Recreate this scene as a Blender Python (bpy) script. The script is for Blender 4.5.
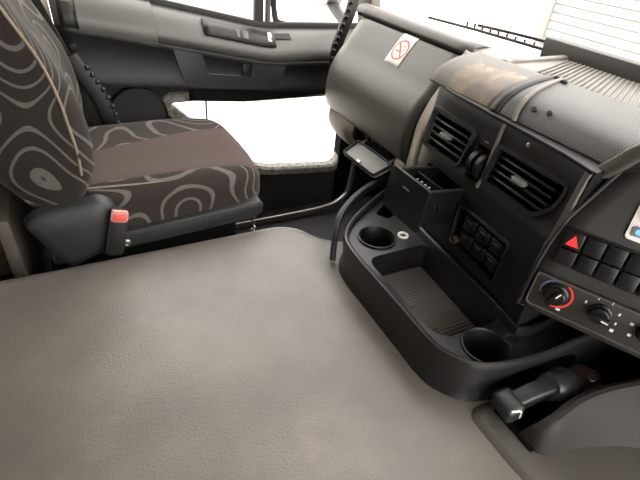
import bpy, bmesh, math, random
from mathutils import Vector, Matrix
from mathutils.geometry import tessellate_polygon
random.seed(7)
for o in list(bpy.data.objects):
    bpy.data.objects.remove(o)
SC = bpy.context.scene
COL = SC.collection
V = Vector

# ------------------------------------------------------------------ camera
# X = forward in the truck, Y = towards the passenger door, Z = up, metres
yaw, pitch, roll = math.radians(29.84), math.radians(35.1), math.radians(5.93)
fw = V((math.sin(yaw)*math.cos(pitch), math.cos(yaw)*math.cos(pitch), -math.sin(pitch)))
rt = V((math.cos(yaw), -math.sin(yaw), 0))
up = rt.cross(fw)
r2 = math.cos(roll)*rt + math.sin(roll)*up
u2 = -math.sin(roll)*rt + math.cos(roll)*up
cd = bpy.data.cameras.new('camera')
cam = bpy.data.objects.new('camera', cd)
COL.objects.link(cam)
cam.matrix_world = Matrix(((r2.x, u2.x, -fw.x, 0), (r2.y, u2.y, -fw.y, 0), (r2.z, u2.z, -fw.z, 1.08), (0, 0, 0, 1)))
cd.sensor_width = 36
cd.lens = 36*462/640
cd.clip_start = 0.02
SC.camera = cam

# ------------------------------------------------------------------ world and light
w = bpy.data.worlds.new('hall_light')
SC.world = w
w.use_nodes = True
bg = w.node_tree.nodes['Background']
bg.inputs[0].default_value = (1.0, 0.972, 0.94, 1)
bg.inputs[1].default_value = 8.2


def area(name, loc, target, size, power, col=(1, .96, .9)):
    l = bpy.data.lights.new(name, 'AREA')
    l.energy = power
    l.color = col
    l.shape = 'RECTANGLE'
    l.size, l.size_y = size
    o = bpy.data.objects.new(name, l)
    COL.objects.link(o)
    o.location = loc
    o.rotation_euler = (V(target)-V(loc)).to_track_quat('-Z', 'Y').to_euler()
    return o


SC.view_settings.view_transform = 'Standard'
SC.view_settings.look = 'None'
SC.view_settings.gamma = 1
SC.view_settings.use_curve_mapping = False
SC.view_settings.exposure = 0.0


# ------------------------------------------------------------------ materials
def lin(c):
    return tuple(((x/255)/12.92 if x/255 <= .04045 else (((x/255)+.055)/1.055)**2.4) for x in c) + (1,)


def nt_of(name):
    m = bpy.data.materials.new(name)
    m.use_nodes = True
    nt = m.node_tree
    return m, nt, nt.nodes['Principled BSDF']


def N(nt, t, **kw):
    n = nt.nodes.new(t)
    for k, v in kw.items():
        if hasattr(n, k):
            setattr(n, k, v)
        else:
            n.inputs[k].default_value = v
    return n


def plastic(name, col, rough=.55, grain=900, bump=.15, var=.12, dirt=None, dscale=6, metal=0, spec=.5):
    """moulded plastic: fine leather grain, slight blotchy wear, optional dust colour"""
    m, nt, b = nt_of(name)
    L = nt.links.new
    tc = N(nt, 'ShaderNodeTexCoord')
    n1 = N(nt, 'ShaderNodeTexNoise', **{'Scale': dscale, 'Detail': 5.0, 'Roughness': .6})
    L(tc.outputs['Object'], n1.inputs['Vector'])
    ramp = N(nt, 'ShaderNodeValToRGB')
    c = lin(col)
    d = lin(dirt) if dirt else tuple(min(1, x*(1+2*var)) for x in c[:3])+(1,)
    ramp.color_ramp.elements[0].position = .35
    ramp.color_ramp.elements[1].position = .75
    ramp.color_ramp.elements[0].color = tuple(x*(1-var) for x in c[:3])+(1,)
    ramp.color_ramp.elements[1].color = d
    L(n1.outputs['Fac'], ramp.inputs['Fac'])
    L(ramp.outputs['Color'], b.inputs['Base Color'])
    b.inputs['Roughness'].default_value = rough
    b.inputs['Metallic'].default_value = metal
    b.inputs['Specular IOR Level'].default_value = spec
    if bump:
        n2 = N(nt, 'ShaderNodeTexNoise', **{'Scale': grain, 'Detail': 2.0})
        L(tc.outputs['Object'], n2.inputs['Vector'])
        bp = N(nt, 'ShaderNodeBump', **{'Strength': bump, 'Distance': .001})
        L(n2.outputs['Fac'], bp.inputs['Height'])
        L(bp.outputs['Normal'], b.inputs['Normal'])
    return m


def ribbed(name, col, rough, period, axis, strength=.6, diag=False):
    """plastic with a fine moulded rib relief"""
    m, nt, b = nt_of(name)
    L = nt.links.new
    tc = N(nt, 'ShaderNodeTexCoord')
    wv = N(nt, 'ShaderNodeTexWave', wave_type='BANDS', bands_direction='DIAGONAL' if diag else axis, wave_profile='SIN')
    wv.inputs['Scale'].default_value = 1/period*math.pi/10*(1 if not diag else 2)
    wv.inputs['Distortion'].default_value = 0
    L(tc.outputs['Object'], wv.inputs['Vector'])
    n1 = N(nt, 'ShaderNodeTexNoise', **{'Scale': 9.0, 'Detail': 4.0})
    L(tc.outputs['Object'], n1.inputs['Vector'])
    c = lin(col)
    mx = N(nt, 'ShaderNodeMix', data_type='RGBA')
    mx.inputs[6].default_value = tuple(x*.8 for x in c[:3])+(1,)
    mx.inputs[7].default_value = tuple(x*1.3 for x in c[:3])+(1,)
    L(n1.outputs['Fac'], mx.inputs[0])
    L(mx.outputs[2], b.inputs['Base Color'])
    b.inputs['Roughness'].default_value = rough
    bp = N(nt, 'ShaderNodeBump', **{'Strength': strength, 'Distance': .0015})
    L(wv.outputs['Fac'], bp.inputs['Height'])
    L(bp.outputs['Normal'], b.inputs['Normal'])
    return m


def fabric(name, dark, line, plain=None, plain_range=None, scale=7.5, bands=5.5):
    """woven seat cloth with a contour-like swirl pattern; plain colour in the middle panel"""
    m, nt, b = nt_of(name)
    L = nt.links.new
    tc = N(nt, 'ShaderNodeTexCoord')
    mp = N(nt, 'ShaderNodeMapping')
    mp.inputs['Scale'].default_value = (1.0, .9, .8)
    mp.inputs['Location'].default_value = (5.3, 2.2, 1.15)
    L(tc.outputs['Object'], mp.inputs['Vector'])
    n1 = N(nt, 'ShaderNodeTexNoise', **{'Scale': scale, 'Detail': 0.0})
    L(mp.outputs['Vector'], n1.inputs['Vector'])
    mu = N(nt, 'ShaderNodeMath', operation='MULTIPLY')
    mu.inputs[1].default_value = bands
    L(n1.outputs['Fac'], mu.inputs[0])
    pp = N(nt, 'ShaderNodeMath', operation='PINGPONG')
    pp.inputs[1].default_value = .5
    L(mu.outputs[0], pp.inputs[0])
    rg = N(nt, 'ShaderNodeMapRange', interpolation_type='SMOOTHSTEP')
    rg.inputs['From Min'].default_value = .385
    rg.inputs['From Max'].default_value = .41
    L(pp.outputs[0], rg.inputs['Value'])
    fac = rg.outputs[0]
    nf = N(nt, 'ShaderNodeTexNoise', **{'Scale': 420.0, 'Detail': 2.0})
    L(tc.outputs['Object'], nf.inputs['Vector'])
    m1 = N(nt, 'ShaderNodeMix', data_type='RGBA')
    m1.inputs[6].default_value = lin(dark)
    m1.inputs[7].default_value = lin(line)
    L(fac, m1.inputs[0])
    out = m1.outputs[2]
    if plain:
        sp = N(nt, 'ShaderNodeSeparateXYZ')
        L(tc.outputs['Object'], sp.inputs[0])
        y0, y1, x0 = plain_range
        a = N(nt, 'ShaderNodeMath', operation='GREATER_THAN')
        a.inputs[1].default_value = y0
        L(sp.outputs['Y'], a.inputs[0])
        # the far seam swings a little towards the seat front
        ad = N(nt, 'ShaderNodeMath', operation='MULTIPLY_ADD')
        ad.inputs[1].default_value = -.22
        L(sp.outputs['X'], ad.inputs[0])
        L(sp.outputs['Y'], ad.inputs[2])
        c2 = N(nt, 'ShaderNodeMath', operation='LESS_THAN')
        c2.inputs[1].default_value = y1
        L(ad.outputs[0], c2.inputs[0])
        mm = N(nt, 'ShaderNodeMath', operation='MULTIPLY')
        L(a.outputs[0], mm.inputs[0])
        L(c2.outputs[0], mm.inputs[1])
        m2 = N(nt, 'ShaderNodeMix', data_type='RGBA')
        m2.inputs[7].default_value = lin(plain)
        L(mm.outputs[0], m2.inputs[0])
        L(out, m2.inputs[6])
        out = m2.outputs[2]
    m3 = N(nt, 'ShaderNodeMix', data_type='RGBA', blend_type='OVERLAY')
    m3.inputs[0].default_value = .35
    L(out, m3.inputs[6])
    L(nf.outputs['Color'], m3.inputs[7])
    hs = N(nt, 'ShaderNodeHueSaturation')
    hs.inputs['Saturation'].default_value = .78
    L(m3.outputs[2], hs.inputs['Color'])
    L(hs.outputs[0], b.inputs['Base Color'])
    b.inputs['Roughness'].default_value = .95
    b.inputs['Specular IOR Level'].default_value = .15
    b.inputs['Sheen Weight'].default_value = .05
    bp = N(nt, 'ShaderNodeBump', **{'Strength': .25, 'Distance': .001})
    L(nf.outputs['Fac'], bp.inputs['Height'])
    L(bp.outputs['Normal'], b.inputs['Normal'])
    return m


def emit(name, col, s):
    m, nt, b = nt_of(name)
    b.inputs['Base Color'].default_value = lin(col)
    b.inputs['Emission Color'].default_value = lin(col)
    b.inputs['Emission Strength'].default_value = s
    return m


def glass(name, tint=(1, 1, 1, 1)):
    m, nt, b = nt_of(name)
    L = nt.links.new
    tr = N(nt, 'ShaderNodeBsdfTransparent')
    tr.inputs[0].default_value = tint
    gl = N(nt, 'ShaderNodeBsdfGlossy')
    gl.inputs['Roughness'].default_value = .02
    mx = N(nt, 'ShaderNodeMixShader')
    mx.inputs[0].default_value = .05
    L(tr.outputs[0], mx.inputs[1])
    L(gl.outputs[0], mx.inputs[2])
    L(mx.outputs[0], nt.nodes['Material Output'].inputs[0])
    return m


M = {}
M['cover'] = plastic('tunnel_vinyl', (92, 87, 82), .40, 240, .7, .18, dirt=(109, 103, 97), dscale=4)
nt_ = M['cover'].node_tree
b_c = nt_.nodes['Principled BSDF']
src = b_c.inputs['Base Color'].links[0].from_socket
tcn = N(nt_, 'ShaderNodeTexCoord')
sn = N(nt_, 'ShaderNodeTexNoise', **{'Scale': 6.5, 'Detail': 4.0, 'Roughness': .55})
nt_.links.new(tcn.outputs['Object'], sn.inputs['Vector'])
sr = N(nt_, 'ShaderNodeMapRange', interpolation_type='SMOOTHSTEP')
sr.inputs['From Min'].default_value = .62
sr.inputs['From Max'].default_value = .74
sr.inputs['To Max'].default_value = .3
nt_.links.new(sn.outputs['Fac'], sr.inputs['Value'])
sm_ = N(nt_, 'ShaderNodeMix', data_type='RGBA')
sm_.inputs[7].default_value = lin((124, 114, 100))
nt_.links.new(sr.outputs[0], sm_.inputs[0])
nt_.links.new(src, sm_.inputs[6])
nt_.links.new(sm_.outputs[2], b_c.inputs['Base Color'])
M['apron'] = plastic('apron_rubber', (70, 66, 62), .5, 500, .2, .1)
M['dark'] = plastic('dark_plastic', (22, 21, 20), .5, 900, .12, .12, spec=.35)
M['fascia'] = plastic('fascia_plastic', (18, 17, 16), .45, 900, .12, .12, spec=.35)
M['panel'] = plastic('driver_panel_plastic', (40, 39, 37), .5, 900, .12, .08)
M['black'] = plastic('black_plastic', (16, 16, 16), .45, 900, .08, .15, spec=.3)
M['gloss'] = plastic('satin_black_plastic', (17, 17, 17), .35, 900, .03, .1, spec=.35)
M['void'] = plastic('matt_black', (6, 6, 6), .9, 300, 0, .1, spec=.1)
M['console'] = plastic('console_plastic', (24, 23, 22), .38, 1100, .12, .12, dscale=12, spec=.45)
M['glove'] = plastic('glove_box_plastic', (64, 62, 58), .42, 900, .12, .06, dscale=3)
M['lowertrim'] = plastic('light_lower_trim', (112, 101, 90), .5, 900, .1, .08)
M['lip'] = plastic('dash_edge_plastic', (74, 70, 66), .5, 900, .1, .08)
M['flap'] = plastic('flap_grey', (112, 112, 109), .5, 600, .1, .1)
M['door'] = plastic('door_plastic', (19, 19, 19), .5, 800, .12, .08, spec=.35)
M['ledge'] = plastic('door_ledge_plastic', (74, 73, 70), .45, 800, .1, .06)
M['insert'] = plastic('door_insert_plastic', (26, 26, 25), .5, 800, .1, .08, spec=.35)
M['speaker'] = plastic('speaker_cloth', (34, 33, 32), .8, 350, .6, .15)
M['seal'] = plastic('rubber_seal', (28, 28, 27), .7, 500, .1, .1)
M['gasket'] = plastic('dusty_window_gasket', (100, 97, 91), .85, 300, .5, .3, dirt=(146, 142, 132), dscale=60)
M['seatplastic'] = plastic('seat_side_plastic', (36, 37, 37), .5, 700, .12, .08, spec=.4)
M['belt'] = plastic('belt_webbing', (22, 21, 20), .8, 1500, .3, .1)
M['red'] = plastic('buckle_red', (196, 70, 58), .4, 500, 0, .06)
M['buckleframe'] = plastic('buckle_frame', (170, 120, 110), .4, 500, 0, .06)
M['steel'] = plastic('dull_steel', (150, 146, 140), .35, 600, .05, .15, metal=1)
M['white'] = plastic('white_plastic', (225, 222, 214), .5, 600, .02, .05)
M['mark'] = plastic('printed_mark', (205, 205, 196), .6, 600, 0, .03)
M['markgrey'] = plastic('faint_symbol', (92, 92, 90), .6, 600, 0, .03)
M['redprint'] = plastic('red_print', (200, 52, 46), .5, 600, 0, .05)
M['blueprint'] = plastic('blue_print', (84, 92, 118), .5, 600, 0, .05)
M['sticker'] = plastic('sticker_paper', (226, 218, 204), .6, 600, 0, .04)
M['pictogram'] = plastic('pictogram_grey', (120, 112, 104), .6, 600, 0, .04)
M['hazard'] = emit('hazard_red', (240, 40, 40), .6)
M['led'] = emit('blue_led', (60, 110, 255), 4)
M['screen'] = emit('display_glow', (190, 205, 235), .5)
M['rust'] = plastic('rusty_bracket', (62, 46, 36), .8, 200, .4, .3, dirt=(84, 62, 46), dscale=60)
M['pad'] = ribbed('dash_pad_weave', (30, 29, 28), .4, .0037, 'Y', .45)
M['padribs'] = plastic('defrost_rib_plastic', (96, 91, 85), .5, 900, .1, .08)
M['padgrey'] = plastic('dash_top_plastic', (96, 90, 84), .5, 900, .1, .08)
M['mat'] = plastic('ribbed_tray_liner', (74, 70, 66), .55, 500, .2, .15)
M['fabric'] = fabric('swirl_cloth_back', (36, 30, 27), (78, 74, 70), scale=6.6, bands=10)
M['fabric_cushion'] = fabric('swirl_cloth_cushion', (44, 36, 33), (86, 80, 75), (68, 53, 47), (1.005, 1.185, 0), scale=6.6, bands=10)
M['piping'] = plastic('seat_piping', (112, 99, 87), .9, 500, .2, .1)
M['backwall'] = plastic('rear_trim', (72, 66, 59), .7, 300, .3, .1)
M['pillar'] = plastic('pillar_trim', (150, 141, 130), .6, 500, .1, .08)
M['floor'] = plastic('floor_rubber', (22, 21, 20), .7, 300, .3, .2)
M['headliner'] = plastic('headliner', (150, 145, 136), .9, 400, .2, .05)
M['hall'] = plastic('hall_white_paint', (240, 238, 232), .8, 20, .02, .03)
M['ground'] = plastic('hall_floor_paint', (200, 196, 188), .6, 20, .02, .05)
M['shutter'] = plastic('shutter_slat_paint', (140, 140, 136), .6, 20, .02, .04)
M['shutterframe'] = plastic('shutter_frame_paint', (128, 126, 122), .6, 20, .02, .04)
M['glass'] = glass('clear_glass')
M['truckwhite'] = plastic('truck_white_paint', (120, 118, 113), .35, 20, 0, .03)
M['mirror'] = plastic('mirror_glass', (200, 200, 200), .05, 20, 0, .02, metal=1)


def worn_patch(name):
    """dash top with a brown worn, dusty blotch that has a ragged outline of its own"""
    m, nt, b = nt_of(name)
    L = nt.links.new
    tc = N(nt, 'ShaderNodeTexCoord')
    n1 = N(nt, 'ShaderNodeTexNoise', **{'Scale': 22.0, 'Detail': 6.0, 'Roughness': .65})
    n2 = N(nt, 'ShaderNodeTexNoise', **{'Scale': 12.0, 'Detail': 3.0})
    L(tc.outputs['Object'], n1.inputs['Vector'])
    L(tc.outputs['Object'], n2.inputs['Vector'])
    r = N(nt, 'ShaderNodeValToRGB')
    e = r.color_ramp.elements
    e[0].position, e[0].color = .36, lin((84, 80, 78))
    e[1].position, e[1].color = .68, lin((138, 119, 98))
    k = e.new(.46)
    k.color = lin((98, 84, 70))
    k = e.new(.55)
    k.color = lin((112, 98, 82))
    L(n1.outputs['Fac'], r.inputs[0])
    sp = N(nt, 'ShaderNodeSeparateXYZ')
    L(tc.outputs['Object'], sp.inputs[0])

    def dist(sock, c, h):
        a = N(nt, 'ShaderNodeMath', operation='SUBTRACT')
        a.inputs[1].default_value = c
        L(sock, a.inputs[0])
        a2 = N(nt, 'ShaderNodeMath', operation='ABSOLUTE')
        L(a.outputs[0], a2.inputs[0])
        a3 = N(nt, 'ShaderNodeMath', operation='DIVIDE')
        a3.inputs[1].default_value = h
        L(a2.outputs[0], a3.inputs[0])
        return a3.outputs[0]
    mxm = N(nt, 'ShaderNodeMath', operation='MAXIMUM')
    L(dist(sp.outputs['X'], .70, .062), mxm.inputs[0])
    L(dist(sp.outputs['Y'], .655, .085), mxm.inputs[1])
    ad = N(nt, 'ShaderNodeMath', operation='MULTIPLY_ADD')
    ad.inputs[1].default_value = .9
    ad.inputs[2].default_value = -.45
    L(n2.outputs['Fac'], ad.inputs[0])
    sm = N(nt, 'ShaderNodeMath', operation='ADD')
    L(mxm.outputs[0], sm.inputs[0])
    L(ad.outputs[0], sm.inputs[1])
    rg = N(nt, 'ShaderNodeMapRange', interpolation_type='SMOOTHSTEP')
    rg.inputs['From Min'].default_value = 1.02
    rg.inputs['From Max'].default_value = .90
    L(sm.outputs[0], rg.inputs['Value'])
    mx = N(nt, 'ShaderNodeMix', data_type='RGBA')
    mx.inputs[6].default_value = lin((84, 79, 74))
    L(rg.outputs[0], mx.inputs[0])
    L(r.outputs[0], mx.inputs[7])
    L(mx.outputs[2], b.inputs['Base Color'])
    b.inputs['Roughness'].default_value = .6
    return m


M['cowl'] = plastic('cowl_plastic', (46, 44, 42), .6, 600, .1, .1)
M['mirrorarm'] = plastic('mirror_arm_plastic', (38, 37, 36), .5, 600, .1, .1)
M['valve'] = plastic('valve_casting', (40, 41, 42), .35, 300, .15, .15)
M['guard'] = plastic('guard_plastic', (38, 36, 34), .62, 600, .15, .12, spec=.25)
M['worn'] = worn_patch('worn_dash_top')

# ------------------------------------------------------------------ builders
ORIG = {}


def link(name, me, mat, parent=None, loc=None, smooth=True):
    o = bpy.data.objects.new(name, me)
    COL.objects.link(o)
    if mat is not None and not me.materials:
        me.materials.append(M[mat] if isinstance(mat, str) else mat)
    if smooth:
        for p in me.polygons:
            p.use_smooth = True
    world = V(loc) if loc is not None else V((0, 0, 0))
    ORIG[o.name] = world
    if parent is not None:
        o.parent = parent
        o.location = world-ORIG[parent.name]
    else:
        o.location = world
    return o


def tag(o, label, cat, group=None):
    o['label'] = label
    o['category'] = cat
    if group:
        o['group'] = group
    return o


def struct(o, label=None):
    o['kind'] = 'structure'
    if label:
        o['label'] = label
    return o


def thing(name, label, cat, loc, group=None):
    o = bpy.data.objects.new(name, None)
    o.empty_display_size = .05
    COL.objects.link(o)
    o.location = loc
    ORIG[o.name] = V(loc)
    return tag(o, label, cat, group)


def mk(name, verts, faces, mat, parent=None, smooth=True, angle=35, loc=None):
    me = bpy.data.meshes.new(name)
    me.from_pydata([tuple(v) for v in verts], [], faces)
    me.validate()
    bm = bmesh.new()
    bm.from_mesh(me)
    bmesh.ops.remove_doubles(bm, verts=bm.verts, dist=1e-6)
    bmesh.ops.recalc_face_normals(bm, faces=bm.faces)
    bm.to_mesh(me)
    bm.free()
    return finish(name, me, mat, parent, smooth, angle, loc)


def finish(name, me, mat, parent=None, smooth=True, angle=35, loc=None):
    o = link(name, me, mat, parent, loc, smooth)
    if smooth:
        bm = bmesh.new()
        bm.from_mesh(me)
        for e in bm.edges:
            if len(e.link_faces) == 2 and e.calc_face_angle(0) > math.radians(angle):
                e.smooth = False
        bm.to_mesh(me)
        bm.free()
    return o


def frame(origin, xdir, ydir):
    """4x4 with local x along xdir, y close to ydir, z = normal"""
    x = V(xdir).normalized()
    z = x.cross(V(ydir)).normalized()
    y = z.cross(x)
    o = V(origin)
    return Matrix(((x.x, y.x, z.x, o.x), (x.y, y.y, z.y, o.y), (x.z, y.z, z.z, o.z), (0, 0, 0, 1)))


I4 = Matrix.Identity(4)


def boxmesh(name, size, bevel=.002, seg=2, mtx=I4, taper=None):
    bm = bmesh.new()
    bmesh.ops.create_cube(bm, size=1)
    for v in bm.verts:
        v.co = V((v.co.x*size[0], v.co.y*size[1], v.co.z*size[2]))
        if taper and v.co.z > 0:
            v.co.x *= taper[0]
            v.co.y *= taper[1]
    if bevel:
        bmesh.ops.bevel(bm, geom=list(bm.edges), offset=bevel, segments=seg, profile=.5, affect='EDGES')
    bmesh.ops.transform(bm, matrix=mtx, verts=bm.verts)
    bmesh.ops.recalc_face_normals(bm, faces=bm.faces)
    me = bpy.data.meshes.new(name)
    bm.to_mesh(me)
    bm.free()
    return me


def box(name, size, mtx, mat, parent=None, bevel=.002, seg=2, taper=None):
    """mtx: Matrix or a centre"""
    if not isinstance(mtx, Matrix):
        mtx = Matrix.Translation(V(mtx))
    return finish(name, boxmesh(name, size, bevel, seg, mtx, taper), mat, parent)


def prism(name, poly, mtx, depth, mat, parent=None, bevel=.002, seg=2, both=False):
    """2-D outline in local xy extruded along local z from 0 to depth; top rim bevelled"""
    bm = bmesh.new()
    lo = [bm.verts.new((p[0], p[1], 0)) for p in poly]
    hi = [bm.verts.new((p[0], p[1], depth)) for p in poly]
    n = len(poly)
    bm.faces.new(lo[::-1])
    bm.faces.new(hi)
    for i in range(n):
        bm.faces.new((lo[i], lo[(i+1) % n], hi[(i+1) % n], hi[i]))
    if bevel:
        top = {v for v in hi}
        es = [e for e in bm.edges if all(v in top for v in e.verts) or (both and not any(v in top for v in e.verts))]
        bmesh.ops.bevel(bm, geom=es, offset=bevel, segments=seg, profile=.5, affect='EDGES')
    bmesh.ops.transform(bm, matrix=mtx, verts=bm.verts)
    bmesh.ops.recalc_face_normals(bm, faces=bm.faces)
    me = bpy.data.meshes.new(name)
    bm.to_mesh(me)
    bm.free()
    return finish(name, me, mat, parent)


def rrect(x0, y0, x1, y1, r, n=5):
    out = []
    for cx, cy, a0 in ((x1-r, y1-r, 0), (x0+r, y1-r, 90), (x0+r, y0+r, 180), (x1-r, y0+r, 270)):
        for i in range(n+1):
            a = math.radians(a0+90*i/n)
            out.append((cx+r*math.cos(a), cy+r*math.sin(a)))
    return out


def rpoly(pts, r, n=5):
    """round every corner of a polygon; r a number or list"""
    out = []
    m = len(pts)
    for i in range(m):
        p0, p1, p2 = (V((*pts[(i-1) % m], 0)), V((*pts[i], 0)), V((*pts[(i+1) % m], 0)))
        rr = r[i] if isinstance(r, (list, tuple)) else r
        a = (p0-p1)
        b = (p2-p1)
        d = min(rr, a.length*.48, b.length*.48)
        q0 = p1+a.normalized()*d
        q2 = p1+b.normalized()*d
        for k in range(n+1):
            t = k/n
            q = q0*(1-t)**2+p1*2*t*(1-t)+q2*t*t
            out.append((q.x, q.y))
    return out


def inset(poly, d):
    """offset a closed outline (CCW) inwards by d"""
    out = []
    n = len(poly)
    area2 = sum(poly[i][0]*poly[(i+1) % n][1]-poly[(i+1) % n][0]*poly[i][1] for i in range(n))
    s = 1 if area2 > 0 else -1
    for i in range(n):
        p0, p1, p2 = poly[i-1], poly[i], poly[(i+1) % n]
        a = V((p1[0]-p0[0], p1[1]-p0[1]))
        b = V((p2[0]-p1[0], p2[1]-p1[1]))
        if a.length < 1e-9:
            a = b
        if b.length < 1e-9:
            b = a
        na = V((-a.y, a.x)).normalized()*s
        nb = V((-b.y, b.x)).normalized()*s
        nn = (na+nb)
        nn = nn.normalized() if nn.length > 1e-6 else na
        k = max(.5, nn.dot(na))
        out.append((p1[0]+nn.x*d/k, p1[1]+nn.y*d/k))
    return out


def rings(name, loops, mat, parent=None, cap0=False, cap1=True, closed=True, angle=35):
    """skin a stack of equally long point loops"""
    n = len(loops[0])
    verts = [p for lp in loops for p in lp]
    faces = []
    for k in range(len(loops)-1):
        for i in range(n if closed else n-1):
            j = (i+1) % n
            faces.append((k*n+i, k*n+j, (k+1)*n+j, (k+1)*n+i))
    if cap0:
        faces.append(tuple(range(n))[::-1])
    if cap1:
        base = (len(loops)-1)*n
        if n > 30:
            for t in tessellate_polygon([[V(p) for p in loops[-1]]]):
                faces.append(tuple(base+i for i in t))
        else:
            faces.append(tuple(base+i for i in range(n)))
    return mk(name, verts, faces, mat, parent, angle=angle)


def sheet(name, rows, mat, parent=None, thick=0, off=1, angle=35):
    """open grid of points, optionally given thickness"""
    r, c = len(rows), len(rows[0])
    verts = [p for rw in rows for p in rw]
    faces = [(i*c+j, i*c+j+1, (i+1)*c+j+1, (i+1)*c+j) for i in range(r-1) for j in range(c-1)]
    o = mk(name, verts, faces, mat, parent, angle=angle)
    if thick:
        md = o.modifiers.new('thickness', 'SOLIDIFY')
        md.thickness = thick
        md.offset = off
    return o


def catmull(pts, n=8, closed=False):
    P = [V(p) for p in pts]
    out = []
    m = len(P)
    for i in range(m if closed else m-1):
        p0 = P[(i-1) % m] if closed or i > 0 else P[0]*2-P[1]
        p1, p2 = P[i], P[(i+1) % m]
        p3 = P[(i+2) % m] if closed or i+2 < m else P[-1]*2-P[-2]
        for k in range(n):
            t = k/n
            out.append(.5*((2*p1)+(p2-p0)*t+(2*p0-5*p1+4*p2-p3)*t*t+(3*p1-p0-3*p2+p3)*t**3))
    if not closed:
        out.append(P[-1])
    return out


def sweep(name, pts, sec, mat, parent=None, closed=False, upv=(0, 0, 1), taper=None):
    """sweep a 2-D section (list of (side, up)) along points"""
    P = [V(p) for p in pts]
    n = len(P)
    loops = []
    for i in range(n):
        a = P[(i-1) % n] if closed or i > 0 else P[i]
        b = P[(i+1) % n] if closed or i < n-1 else P[i]
        t = (b-a).normalized()
        side = t.cross(V(upv))
        if side.length < 1e-4:
            side = t.cross(V((1, 0, 0)))
        side.normalize()
        u = side.cross(t)
        k = taper(i/(n-1)) if taper else 1
        loops.append([P[i]+side*s[0]*k+u*s[1]*k for s in sec])
    if closed:
        loops.append(loops[0])
        return rings(name, loops, mat, parent, False, False)
    return rings(name, loops, mat, parent, True, True)


def circ(r, n=12, ry=None):
    return [(r*math.cos(2*math.pi*i/n), (ry or r)*math.sin(2*math.pi*i/n)) for i in range(n)]


def lathe(name, prof, mtx, mat, parent=None, n=32, angle=35, cap=True):
    loops = []
    for r, z in prof:
        loops.append([mtx @ V((max(r, 1e-5)*math.cos(2*math.pi*i/n), max(r, 1e-5)*math.sin(2*math.pi*i/n), z)) for i in range(n)])
    return rings(name, loops, mat, parent, cap, cap, angle=angle)


def pillow(name, half, r, cuts, mtx, mat, parent=None, deform=None):
    """rounded box from an evenly divided cube, then freely deformed in local space"""
    bm = bmesh.new()
    bmesh.ops.create_cube(bm, size=2)
    bmesh.ops.subdivide_edges(bm, edges=list(bm.edges), cuts=cuts, use_grid_fill=True)
    for v in bm.verts:
        p = V((v.co.x*half[0], v.co.y*half[1], v.co.z*half[2]))
        q = V([max(-(h-rr), min(h-rr, c)) for c, h, rr in zip(p, half, r)])
        d = V([(c-k)/rr for c, k, rr in zip(p, q, r)])
        if d.length > 1e-6:
            d = d.normalized() * max(abs(d.x), abs(d.y), abs(d.z))
        v.co = V([k+dd*rr for k, dd, rr in zip(q, d, r)])
        if deform:
            v.co = deform(v.co)
    bmesh.ops.transform(bm, matrix=mtx, verts=bm.verts)
    bmesh.ops.recalc_face_normals(bm, faces=bm.faces)
    me = bpy.data.meshes.new(name)
    bm.to_mesh(me)
    bm.free()
    return finish(name, me, mat, parent, angle=60)


def cut(o, cutters):
    """boolean the cutter meshes out of an object, for good"""
    tmp = []
    for me in cutters:
        c = bpy.data.objects.new('cutter', me)
        COL.objects.link(c)
        md = o.modifiers.new('cut', 'BOOLEAN')
        md.operation = 'DIFFERENCE'
        md.solver = 'EXACT'
        md.object = c
        tmp.append(c)
    save_p, save_l = o.parent, o.location.copy()
    o.parent = None
    o.location = (0, 0, 0)
    bpy.context.view_layer.update()
    dg = bpy.context.evaluated_depsgraph_get()
    me = bpy.data.meshes.new_from_object(o.evaluated_get(dg))
    o.modifiers.clear()
    o.data = me
    for c in tmp:
        bpy.data.objects.remove(c)
    o.parent, o.location = save_p, save_l
    bm = bmesh.new()
    bm.from_mesh(me)
    for f in bm.faces:
        f.smooth = True
    for e in bm.edges:
        e.smooth = not (len(e.link_faces) == 2 and e.calc_face_angle(0) > math.radians(30))
    bm.to_mesh(me)
    bm.free()


def prism_mesh(poly, mtx, z0, z1):
    n = len(poly)
    vs = [mtx @ V((p[0], p[1], z0)) for p in poly]+[mtx @ V((p[0], p[1], z1)) for p in poly]
    fs = [tuple(range(n))[::-1], tuple(range(n, 2*n))]+[(i, (i+1) % n, n+(i+1) % n, n+i) for i in range(n)]
    me = bpy.data.meshes.new('cutter')
    me.from_pydata([tuple(v) for v in vs], [], fs)
    bm = bmesh.new()
    bm.from_mesh(me)
    bmesh.ops.recalc_face_normals(bm, faces=bm.faces)
    bm.to_mesh(me)
    bm.free()
    return me


def frame_ring(name, outer, inner, mtx, z0, z1, mat, parent=None, z1in=None):
    """raised frame between two equally long outlines"""
    z1in = z1 if z1in is None else z1in
    lo = [mtx @ V((p[0], p[1], z0)) for p in outer]
    m1 = [mtx @ V((p[0], p[1], z1)) for p in inset(outer, .0015)]
    m2 = [mtx @ V((p[0], p[1], z1in)) for p in inset(inner, -.0012)]
    li = [mtx @ V((p[0], p[1], z0)) for p in inner]
    return rings(name, [lo, m1, m2, li, lo], mat, parent, False, False)


def interp(x, tab):
    if x <= tab[0][0]:
        return tab[0][1]
    for (a, b), (c, d) in zip(tab, tab[1:]):
        if x <= c:
            t = (x-a)/(c-a)
            return b+(d-b)*t
    return tab[-1][1]


# ================================================================== STRUCTURE
# hall outside
g = box('hall_ground', (40, 40, .1), (0, 5, -1.35), 'ground', None, 0)
struct(g, 'pale painted floor of the hall outside the cab')
hw = box('wall_front', (.2, 36, 9), (11.9, 3, 3.1), 'hall', None, 0)
struct(hw, 'white hall wall ahead of the windscreen')
hw2 = box('wall_side', (30, .2, 9), (0, 15, 3.1), 'hall', None, 0)
struct(hw2, 'white hall wall beyond the passenger door')

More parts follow.
